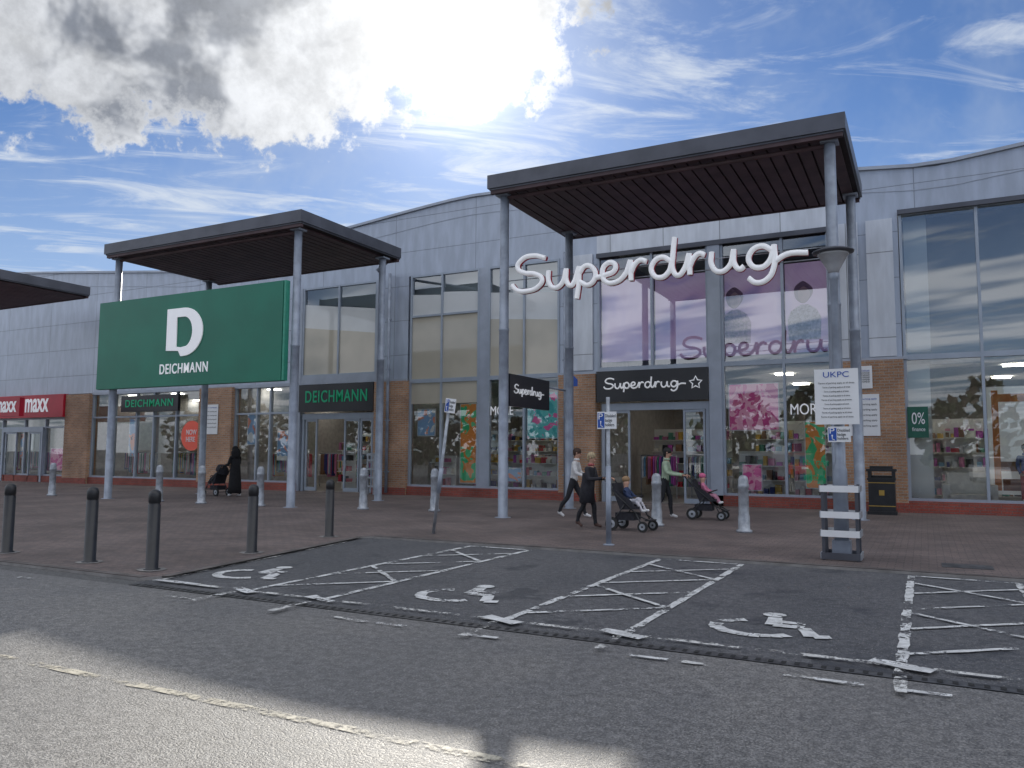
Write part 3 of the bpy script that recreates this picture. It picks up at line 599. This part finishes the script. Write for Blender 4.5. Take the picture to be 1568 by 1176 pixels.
def hand(mb,wr,dirv,side,m):
    wr=Vector(wr); d=Vector(dirv).normalized(); y=Vector((0,1,0)); palm=wr+d*.055
    J={'w':(wr,.013),'p':(palm,.016)}; bn=[('w','p',m)]
    for i,(off,L) in enumerate([(-.018,.038),(-.006,.044),(.006,.041),(.018,.032)]):
        a=palm+y*off+d*.008; b_=a+d*L*.5+Vector((0,0,-.010)); c=b_+Vector((0,0,-L*.5))-d*.004
        J['a%d'%i]=(a,.0052); J['b%d'%i]=(b_,.0048); J['c%d'%i]=(c,.004); bn+=[('p','a%d'%i,m),('a%d'%i,'b%d'%i,m),('b%d'%i,'c%d'%i,m)]
    t0=wr+d*.02-y*side*.016; J['t0']=(t0,.006); J['t1']=(t0+d*.022-y*side*.014+Vector((0,0,-.012)),.005); bn+=[('w','t0',m),('t0','t1',m)]
    me,ms=skinmesh(J,bn,'w',0); mb.addmesh(me,Matrix.Identity(4),ms)
def person(name,loc,yaw,H,top,legs,shoe,hairm,hairlen,step=.13,coat=0,lean=.03,handx=.27,handz=.60,hood=False,scarf=None):
    mb=MB(name); L=lean
    J={'pel':((0,0,.53),.066),'wst':((L*.5,0,.61),.062),'chs':((L,0,.73),.074),'nkb':((L+.005,0,.805),.045),'nk':((L+.012,0,.845),.027),'hd':((L+.022,0,.885),.042),'hd2':((L+.026,0,.93),.05),'hd3':((L+.022,0,.962),.036)}
    bn=[('pel','wst',top),('wst','chs',top),('chs','nkb',top),('nkb','nk',m_skin),('nk','hd',m_skin),('hd','hd2',m_skin),('hd2','hd3',m_skin)]
    for s_,sg in (('L',1),('R',-1)):
        st=step*sg
        J['hp'+s_]=((0,.045*sg,.5),.053); J['kn'+s_]=((st*.55+.025,.048*sg,.285 if sg>0 else .28),.035)
        back=(sg<0 and step>.08)
        az=.075 if back else .045
        J['cf'+s_]=((st*.8-(.02 if back else 0),.048*sg,.18),.031)
        J['an'+s_]=((st-(.02 if back else 0),.048*sg,az),.021); J['to'+s_]=((st+.085-(.03 if back else 0),.055*sg,.02),.02); J['he'+s_]=((st-.02-(.03 if back else 0),.048*sg,.022 if not back else .06),.019)
        bn+=[('pel','hp'+s_,legs),('hp'+s_,'kn'+s_,legs),('kn'+s_,'cf'+s_,legs),('cf'+s_,'an'+s_,legs),('an'+s_,'to'+s_,shoe),('an'+s_,'he'+s_,shoe)]
        J['sh'+s_]=((L-.005,.098*sg,.79),.038); J['el'+s_]=((L+.03,.125*sg,.64),.031); J['fa'+s_]=(((L+handx)*.55,.118*sg,(.64+handz)/2-.005),.026); J['wr'+s_]=((handx,.10*sg,handz),.018)
        bn+=[('chs','sh'+s_,top),('sh'+s_,'el'+s_,top),('el'+s_,'fa'+s_,top),('fa'+s_,'wr'+s_,top)]
    me,ms=skinmesh(J,bn,'pel',2); mb.addmesh(me,Matrix.Identity(4),ms)
    for sg in(1,-1): hand(mb,(handx-.006,.10*sg,handz),(.95,0,-.1),sg,m_skin)
    hx=L+.026
    eye=M('eye_dark',(.02,.015,.01),.3)
    for sg in(1,-1):
        mb.ball((hx+.047,.019*sg,.93),(.005,.007,.004),eye,8,6); mb.ball((hx+.042,.02*sg,.941),(.006,.01,.002),hairm,8,5); mb.ball((hx-.004,.05*sg,.922),(.011,.006,.016),m_skin,8,6)
    mb.ball((hx+.053,0,.915),(.011,.007,.011),m_skin,8,6); mb.ball((hx+.047,0,.896),(.005,.014,.004),M('lips',(.42,.12,.11),.5),8,5); mb.ball((hx+.036,0,.882),(.016,.018,.012),m_skin,8,6)
    mb.ball((hx-.012,0,.943),(.060,.058,.056),hairm,18,12,disp=.12)
    if hairlen:
        mb.ball((hx-.038,0,.945-hairlen/2),(.028,.05,.04+hairlen/2),hairm,14,10,disp=.2)
    if hood:
        mb.ball((L-.02,0,.85),(.075,.1,.11),top,16,10,disp=.1); mb.ball((hx-.018,0,.935),(.062,.065,.068),top,16,10)
        mb.lathe((L*.6,0,0),[(.13,.07),(.125,.2),(.11,.4),(.095,.58),(.09,.74)],top,18)
    if coat:
        n=20; ringz=[(.72,.086,.10),(.66,.082,.10),(.6,.082,.1),(.52,.09,.106),(coat,.10,.114),(coat-.004,.088,.10)]
        k=mb.mi(top); R=[]
        for z,rx,ry in ringz: R.append([mb.bm.verts.new((L*max(0,(z-.5)*3)+rx*math.cos(2*math.pi*i/n)*(1+.06*math.sin(3*i)),ry*math.sin(2*math.pi*i/n),z+.004*math.sin(i*2.3))) for i in range(n)])
        for a,b in zip(R,R[1:]):
            for i in range(n): f=mb.bm.faces.new([a[i],b[i],b[(i+1)%n],a[(i+1)%n]]); f.material_index=k; f.smooth=True
        mb.path([(L+.075,.0,.8),(.092,0,coat+.02)],.003,m_black,6)
    mb.lathe((L+.008,0,.815),[(.046,0),(.044,.02),(.038,.03)],scarf or top,14)
    for sg in(1,-1): mb.tube((handx-.03,.103*sg,handz+.003),(handx-.008,.10*sg,handz),.022,.022,top,10)
    return mb.done(loc=loc,rotz=yaw,scale=H)
def child(mb,c,top,legm,hatm,blanket=None):
    x,y,z=c
    J={'pel':((x,y,z),.075),'chs':((x-.06,y,z+.2),.08),'nk':((x-.07,y,z+.29),.04),'hd':((x-.06,y,z+.36),.068),'hd2':((x-.055,y,z+.43),.065)}
    bn=[('pel','chs',top),('chs','nk',top),('nk','hd',m_skin),('hd','hd2',m_skin)]
    for s_,sg in(('L',1),('R',-1)):
        J['hp'+s_]=((x+.03,y+.06*sg,z-.01),.055); J['kn'+s_]=((x+.2,y+.08*sg,z+.02),.045); J['an'+s_]=((x+.3,y+.08*sg,z-.15),.032); J['to'+s_]=((x+.38,y+.085*sg,z-.14),.028)
        bn+=[('pel','hp'+s_,legm),('hp'+s_,'kn'+s_,legm),('kn'+s_,'an'+s_,legm),('an'+s_,'to'+s_,m_shoew)]
        J['sh'+s_]=((x-.05,y+.09*sg,z+.23),.045); J['el'+s_]=((x+.03,y+.13*sg,z+.12),.035); J['wr'+s_]=((x+.13,y+.08*sg,z+.1),.024)
        bn+=[('chs','sh'+s_,top),('sh'+s_,'el'+s_,top),('el'+s_,'wr'+s_,top)]
    me,ms=skinmesh(J,bn,'pel',1); mb.addmesh(me,Matrix.Identity(4),ms)
    for sg in(1,-1):
        for k in range(4): mb.tube((x+.13,y+(.065+.012*k)*sg,z+.1),(x+.175-.004*abs(k-1.5),y+(.06+.014*k)*sg,z+.09),.007,.006,m_skin,6)
        mb.tube((x+.125,y+.06*sg,z+.1),(x+.15,y+.045*sg,z+.11),.008,.006,m_skin,6)
        mb.ball((x+.012,y+.025*sg,z+.41),(.006,.008,.007),M('eye_dark',(.02,.015,.01),.3),6,5)
    mb.ball((x+.018,y,z+.39),(.012,.01,.01),m_skin,8,6)
    mb.ball((x-.07,y,z+.445),(.078,.076,.065),hatm,16,10,disp=.05)
    if blanket: mb.ball((x+.1,y,z+.04),(.16,.15,.07),blanket,16,10,disp=.3)
def stroller(loc,yaw,fab,top,legm,hatm,blanket=None,hooded=True):
    mb=MB('pushchair_with_child'); fm=m_black
    for sg in(1,-1):
        yy=.24*sg
        for wx,wr in((-.28,.13),(.36,.1)):
            mb.tube((wx,yy-.022,wr),(wx,yy+.022,wr),wr,wr,m_rub,18); mb.tube((wx,yy-.026,wr),(wx,yy+.026,wr),wr*.6,wr*.6,m_silver,14); mb.tube((wx,yy-.03,wr),(wx,yy+.03,wr),wr*.2,wr*.2,m_black,8)
        mb.path([(.36,yy,.1),(.22,yy*.95,.34),(-.3,yy*.9,.78),(-.46,yy*.85,.98)],.014,fm); mb.path([(-.28,yy,.13),(-.02,yy*.95,.5)],.014,fm); mb.path([(.25,yy*.8,.3),(.42,yy*.5,.22)],.013,fm)
    mb.path([(-.46,.205,.98),(-.49,.12,1.0),(-.49,-.12,1.0),(-.46,-.205,.98)],.018,fm); mb.tube((-.28,-.24,.13),(-.28,.24,.13),.012,.012,fm,8); mb.box(.36,.48,-.14,.14,.2,.225,fm)
    for poly,(y0,y1) in (([(-.12,.4),(.24,.42),(.25,.47),(-.08,.46),(-.26,.9),(-.31,.89)],(-.19,.19)),([(-.12,.4),(.22,.42),(.1,.58),(-.18,.75),(-.28,.8)],(-.215,-.19)),([(-.12,.4),(.22,.42),(.1,.58),(-.18,.75),(-.28,.8)],(.19,.215))): mb.prism(poly,y0,y1,fab)
    mb.box(-.24,.14,-.17,.17,.2,.34,fab)
    mb.path([(.1,-.2,.62),(.22,-.1,.66),(.22,.1,.66),(.1,.2,.62)],.014,fm)
    if hooded:
        k=mb.mi(fab); n=9; R=[]
        for j in range(6):
            a=rad(200-j*24); R.append([mb.bm.verts.new((-.2+.27*math.cos(a)*math.sin(rad(12+156*i/(n-1)))*1.0,.23*math.cos(rad(12+156*i/(n-1))),.78+.27*math.sin(a)*math.sin(rad(12+156*i/(n-1))))) for i in range(n)])
        for a,b in zip(R,R[1:]):
            for i in range(n-1): f=mb.bm.faces.new([a[i],a[i+1],b[i+1],b[i]]); f.material_index=k; f.smooth=True
    child(mb,(-.02,0,.53),top,legm,hatm,blanket)
    return mb.done(loc=loc,rotz=yaw)
m_wj=M('white_jacket',(.74,.73,.72),.75,0,.25,14,.2); m_dc=M('dark_coat',(.026,.026,.034),.85,0,.3,18,.2); m_gj=M('sage_green_jacket',(.40,.50,.36),.75,0,.25,14,.2)
m_bw=M('black_robe',(.012,.012,.014),.85,0,.3,14,.2); m_br=M('brown_hair',(.06,.03,.018),.6,0,.4,40); m_bl=M('grey_blonde_hair',(.42,.33,.2),.6,0,.4,40); m_bk=M('black_hair',(.012,.01,.01),.55,0,.3,40)
person('woman_in_white_jacket',(-7.2,16.9,.036),rad(8),1.60,m_wj,m_jean,m_shoew,m_br,.03,step=.17,lean=.045,handx=.2,handz=.6)
person('woman_in_dark_coat',(-5.98,14.75,.036),rad(-4),1.50,m_dc,m_jean,M('brown_boots',(.08,.04,.03),.6),m_bl,.05,step=.10,coat=.33,lean=.05,handx=.27,handz=.66,scarf=M('red_scarf',(.4,.1,.1),.8))
stroller((-5.06,14.68,.036),rad(-6),m_dc,M('navy_top',(.03,.05,.12),.8),M('pale_trousers',(.6,.58,.62),.8),M('child_hair',(.3,.19,.1),.7),M('pale_blanket',(.62,.62,.68),.85,0,.3,20),hooded=False)
person('woman_in_green_jacket',(-5.33,17.85,.036),rad(5),1.62,m_gj,m_jean,m_shoew,m_bk,.06,step=.09,lean=.03,handx=.27,handz=.61)
stroller((-4.4,18.0,.036),rad(3),m_dc,M('pink_coat',(.62,.2,.32),.8),M('pink_trousers',(.55,.25,.34),.8),M('pink_hat',(.68,.16,.3),.85),None,hooded=False)
person('woman_in_black_robe',(-20.05,18.95,.036),rad(172),1.65,m_bw,m_bw,m_shoew,m_bk,.05,step=.08,lean=.04,handx=.27,handz=.6,hood=True)
stroller((-21.0,19.05,.036),rad(174),m_dc,M('grey_top',(.2,.2,.22),.8),M('dark_trousers',(.05,.05,.06),.8),M('child_hair2',(.08,.05,.04),.7),None,hooded=True)
person('clothing_mannequin',(2.25,23.75,.3),rad(-80),1.5,M('navy_red_sweater',(.05,.08,.28),.8,0,.3,4),M('red_skirt_fabric',(.5,.06,.06),.8),m_shoew,m_br,.03,step=.03,lean=.0,handx=.1,handz=.5)
# ------------------------------------------------------------------ car park behind (seen reflected)
m_tyre=m_rub; m_cg=M('car_window',(.02,.025,.03),.08,0,0,1,0,0,.8)
def car(loc,yaw,col,i):
    E=MB('parked_car'); pm_=M('car_paint_%d'%i,col,.22,.2,.02,1); W=.88
    low=[(-2.1,.35),(-2.15,.7),(-1.95,.92),(-1.3,.98),(1.0,.95),(1.85,.82),(2.1,.6),(2.08,.3),(1.7,.25),(-1.8,.25)]
    E.prism(low,-W,W,pm_)
    k=E.mi(m_cg); b0=[(-1.75,.97),(1.05,.95),(.35,1.42),(-1.25,1.45)]; a=[E.bm.verts.new((x,-W+.02+(.14 if z>1.2 else 0),z)) for x,z in b0]; b=[E.bm.verts.new((x,W-.02-(.14 if z>1.2 else 0),z)) for x,z in b0]
    for q in ([a[0],a[1],a[2],a[3]],[b[3],b[2],b[1],b[0]],[a[1],b[1],b[2],a[2]],[a[3],b[3],b[0],a[0]]): f=E.bm.faces.new(q); f.material_index=k
    E.prism([(-1.27,1.44),(.37,1.41),(.2,1.48),(-1.1,1.5)],-W+.15,W-.15,pm_)
    for x in(-1.3,1.3):
        for y in(-W+.02,W-.2): E.tube((x,y,.32),(x,y+.2,.32),.32,.32,m_tyre,18); E.tube((x,y-.01,.32),(x,y+.21,.32),.19,.19,m_silver,12)
    for y in(-.6,.6): E.box(2.0,2.12,y-.2,y+.2,.58,.72,m_white)
    E.done(loc=loc,rotz=yaw,bevel=.05)
for i,(x,y,yw,c) in enumerate([(-12.5,-5,90,(.7,.7,.7)),(-9.6,-5.2,90,(.1,.1,.12)),(-6.4,-5,90,(.45,.02,.03)),(3.2,-5,90,(.75,.75,.76)),(6,-5.2,90,(.05,.08,.25)),(8.8,-5,90,(.3,.31,.33)),(12,-5,90,(.7,.7,.72)),(-18,-5,90,(.03,.03,.04)),(-15.4,-5,90,(.35,.36,.38)),(-3.2,-7,90,(.6,.6,.62))]): car((x,y,.004),rad(yw),c,i)
tl=MB('distant_tree_line'); lm=[M('leaf_dark',(.04,.055,.025),.7),M('leaf_mid',(.07,.09,.04),.7),M('twig_brown',(.08,.06,.045),.8)]; bk=M('bark',(.09,.07,.05),.9)
for k in range(46):
    cx=-95+k*4+random.uniform(-1.5,1.5); cy=-34+random.uniform(-5,5); h=random.uniform(5.5,9)
    tl.tube((cx,cy,0),(cx,cy,h*.6),.25,.08,bk,8)
    for j in range(5):
        a=random.uniform(0,6.28); tl.tube((cx,cy,h*.3),(cx+h*.25*math.cos(a),cy+h*.25*math.sin(a),h*.7),.09,.03,bk,5)
    for j in range(230):
        a=random.uniform(0,6.28); rr=random.random()**.5*h*.40; z=h*(.05+.95*random.random()); rr*=math.sin(math.pi*min(.97,max(.25,(z/h)*.9)))
        p0=Vector((cx+rr*math.cos(a),cy+rr*math.sin(a),z)); n1=Vector([random.uniform(-1,1) for _ in range(3)]).normalized()*.5; n2=n1.orthogonal().normalized()*.42
        tl.face([p0-n1,p0+n2,p0+n1,p0-n2],random.choice(lm))
tl.done()
# ------------------------------------------------------------------ sun, sky
SAZ=rad(-28.0); SEL=rad(25.4)
def dirv(az,el): return Vector((math.sin(az)*math.cos(el),math.cos(az)*math.cos(el),math.sin(el)))
sv=dirv(SAZ,SEL); gv=dirv(rad(-27.5-4.0),rad(28.0))
L=bpy.data.lights.new('sun','SUN'); L.energy=5; L.angle=rad(.5); L.color=(1,.94,.84)
o=bpy.data.objects.new('sun',L); link(o); o.rotation_euler=sv.to_track_quat('Z','Y').to_euler(); o.location=sv*60
W=bpy.data.worlds.new('World'); sc.world=W; W.use_nodes=True; t=NT(W.node_tree); bg=W.node_tree.nodes['Background']
sky=t.new('ShaderNodeTexSky',sky_type='NISHITA'); sky.sun_disc=False; sky.sun_elevation=SEL; sky.sun_rotation=SAZ; sky.dust_density=.15; sky.ozone_density=3.0; sky.air_density=1.0
D=t.new('ShaderNodeTexCoord').outputs['Generated']; dx,dy,dz=t.sep(D)[0:3]
el=t.m('MULTIPLY',t.m('ARCSINE',dz),57.2958); az=t.m('ADD',t.m('MULTIPLY',t.m('ARCTAN2',dx,dy),57.2958),27.5)
n1=t.noise(D,5.5,5,.62,.2); n2=t.noise(D,19,5,.68); n4=t.noise(t.vm('ADD',D,(3,1,.4)),8.0,4,.6,.3)
val=t.m('SUBTRACT',t.m('ADD',el,t.m('ADD',t.m('MULTIPLY',t.m('SUBTRACT',n1,.5),15.0),t.m('MULTIPLY',t.m('SUBTRACT',n2,.5),12.0))),t.m('ADD',24.6,t.m('MULTIPLY',az,.17)))
big=t.step(val,-.3,1.4); lim=t.step(t.m('ADD',az,t.m('MULTIPLY',t.m('SUBTRACT',n2,.5),18.0)),3.5,6.0,1,0); big=t.m('MULTIPLY',big,lim)
big=t.m('MULTIPLY',big,t.step(az,-75,-60))
zz=t.m('MAXIMUM',dz,.03); px=t.m('DIVIDE',dx,zz); py=t.m('DIVIDE',dy,zz)
pv=t.comb(t.m('ADD',t.m('MULTIPLY',px,.8),t.m('MULTIPLY',py,.5)),t.m('SUBTRACT',t.m('MULTIPLY',py,1.9),t.m('MULTIPLY',px,1.3)),0.0)
cz=t.noise(pv,1.3,7,.66,1.0); cir=t.m('MULTIPLY',t.step(cz,.47,.70),.8)
veil=t.m('MULTIPLY',t.step(n1,.42,.68),.28)
low=t.m('MULTIPLY',t.step(el,9,23,1,0),.34)
fill_clouds=t.m('MULTIPLY',t.step(t.noise(pv,.35,3,.6),.44,.56),t.m('MAXIMUM',t.step(t.m('ABSOLUTE',az),55,80),t.step(el,40,55)))  # unseen bright clouds, behind and overhead, added to lift light on the facade
sd=t.vm('DOT_PRODUCT',D,tuple(gv)); sd=t.m('MAXIMUM',sd,0.0)
glow=t.m('ADD',t.m('MULTIPLY',t.m('POWER',sd,700.0),25.0),t.m('ADD',t.m('MULTIPLY',t.m('POWER',sd,110.0),4.5),t.m('MULTIPLY',t.m('POWER',sd,18.0),.55)))
near=t.m('POWER',sd,45.0)
SB=t.mix(1.0,sky.outputs[0],(.54,.68,.90,1),'MULTIPLY')
cirw=t.mix(veil,SB,(5.2,6.0,7.2,1)); cirw=t.mix(cir,cirw,(7.2,7.8,8.6,1)); cirw=t.mix(low,cirw,(6.0,7.0,8.4,1))
shade=t.m('ADD',t.m('MULTIPLY',t.step(n4,.42,.58,1,0),.75),t.m('MULTIPLY',near,.9),clamp=True)
edge=t.step(val,.3,4.0,1.0,0.0); shade=t.m('MAXIMUM',shade,t.m('MULTIPLY',edge,.85))
det=t.step(n2,.3,.7,.78,1.14)
cc=t.mix(1.0,t.mix(shade,(2.1,2.3,2.7,1),(8.2,8.4,8.7,1)),t.comb(det,det,det),'MULTIPLY')
cc2=t.mix(t.m('MULTIPLY',big,.96),cirw,cc)
cc2=t.mix(t.m('MULTIPLY',fill_clouds,.9),cc2,(13.5,13.8,14.6,1))
gcol=t.comb(glow,t.m('MULTIPLY',glow,.97),t.m('MULTIPLY',glow,.9))
fin=t.vm('ADD',cc2,gcol)
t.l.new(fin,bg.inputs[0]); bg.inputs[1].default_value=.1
# ------------------------------------------------------------------ camera
cam=bpy.data.cameras.new('camera'); cam.sensor_width=36; cam.lens=36*1210/1568; cam.clip_end=5000; cam.clip_start=.05
co=bpy.data.objects.new('camera',cam); link(co); co.location=(0,0,1.5)
co.rotation_euler=(Matrix.Rotation(rad(27.5),3,'Z')@Matrix.Rotation(rad(95.0),3,'X')@Matrix.Rotation(rad(.3),3,'Z')).to_euler()
sc.camera=co
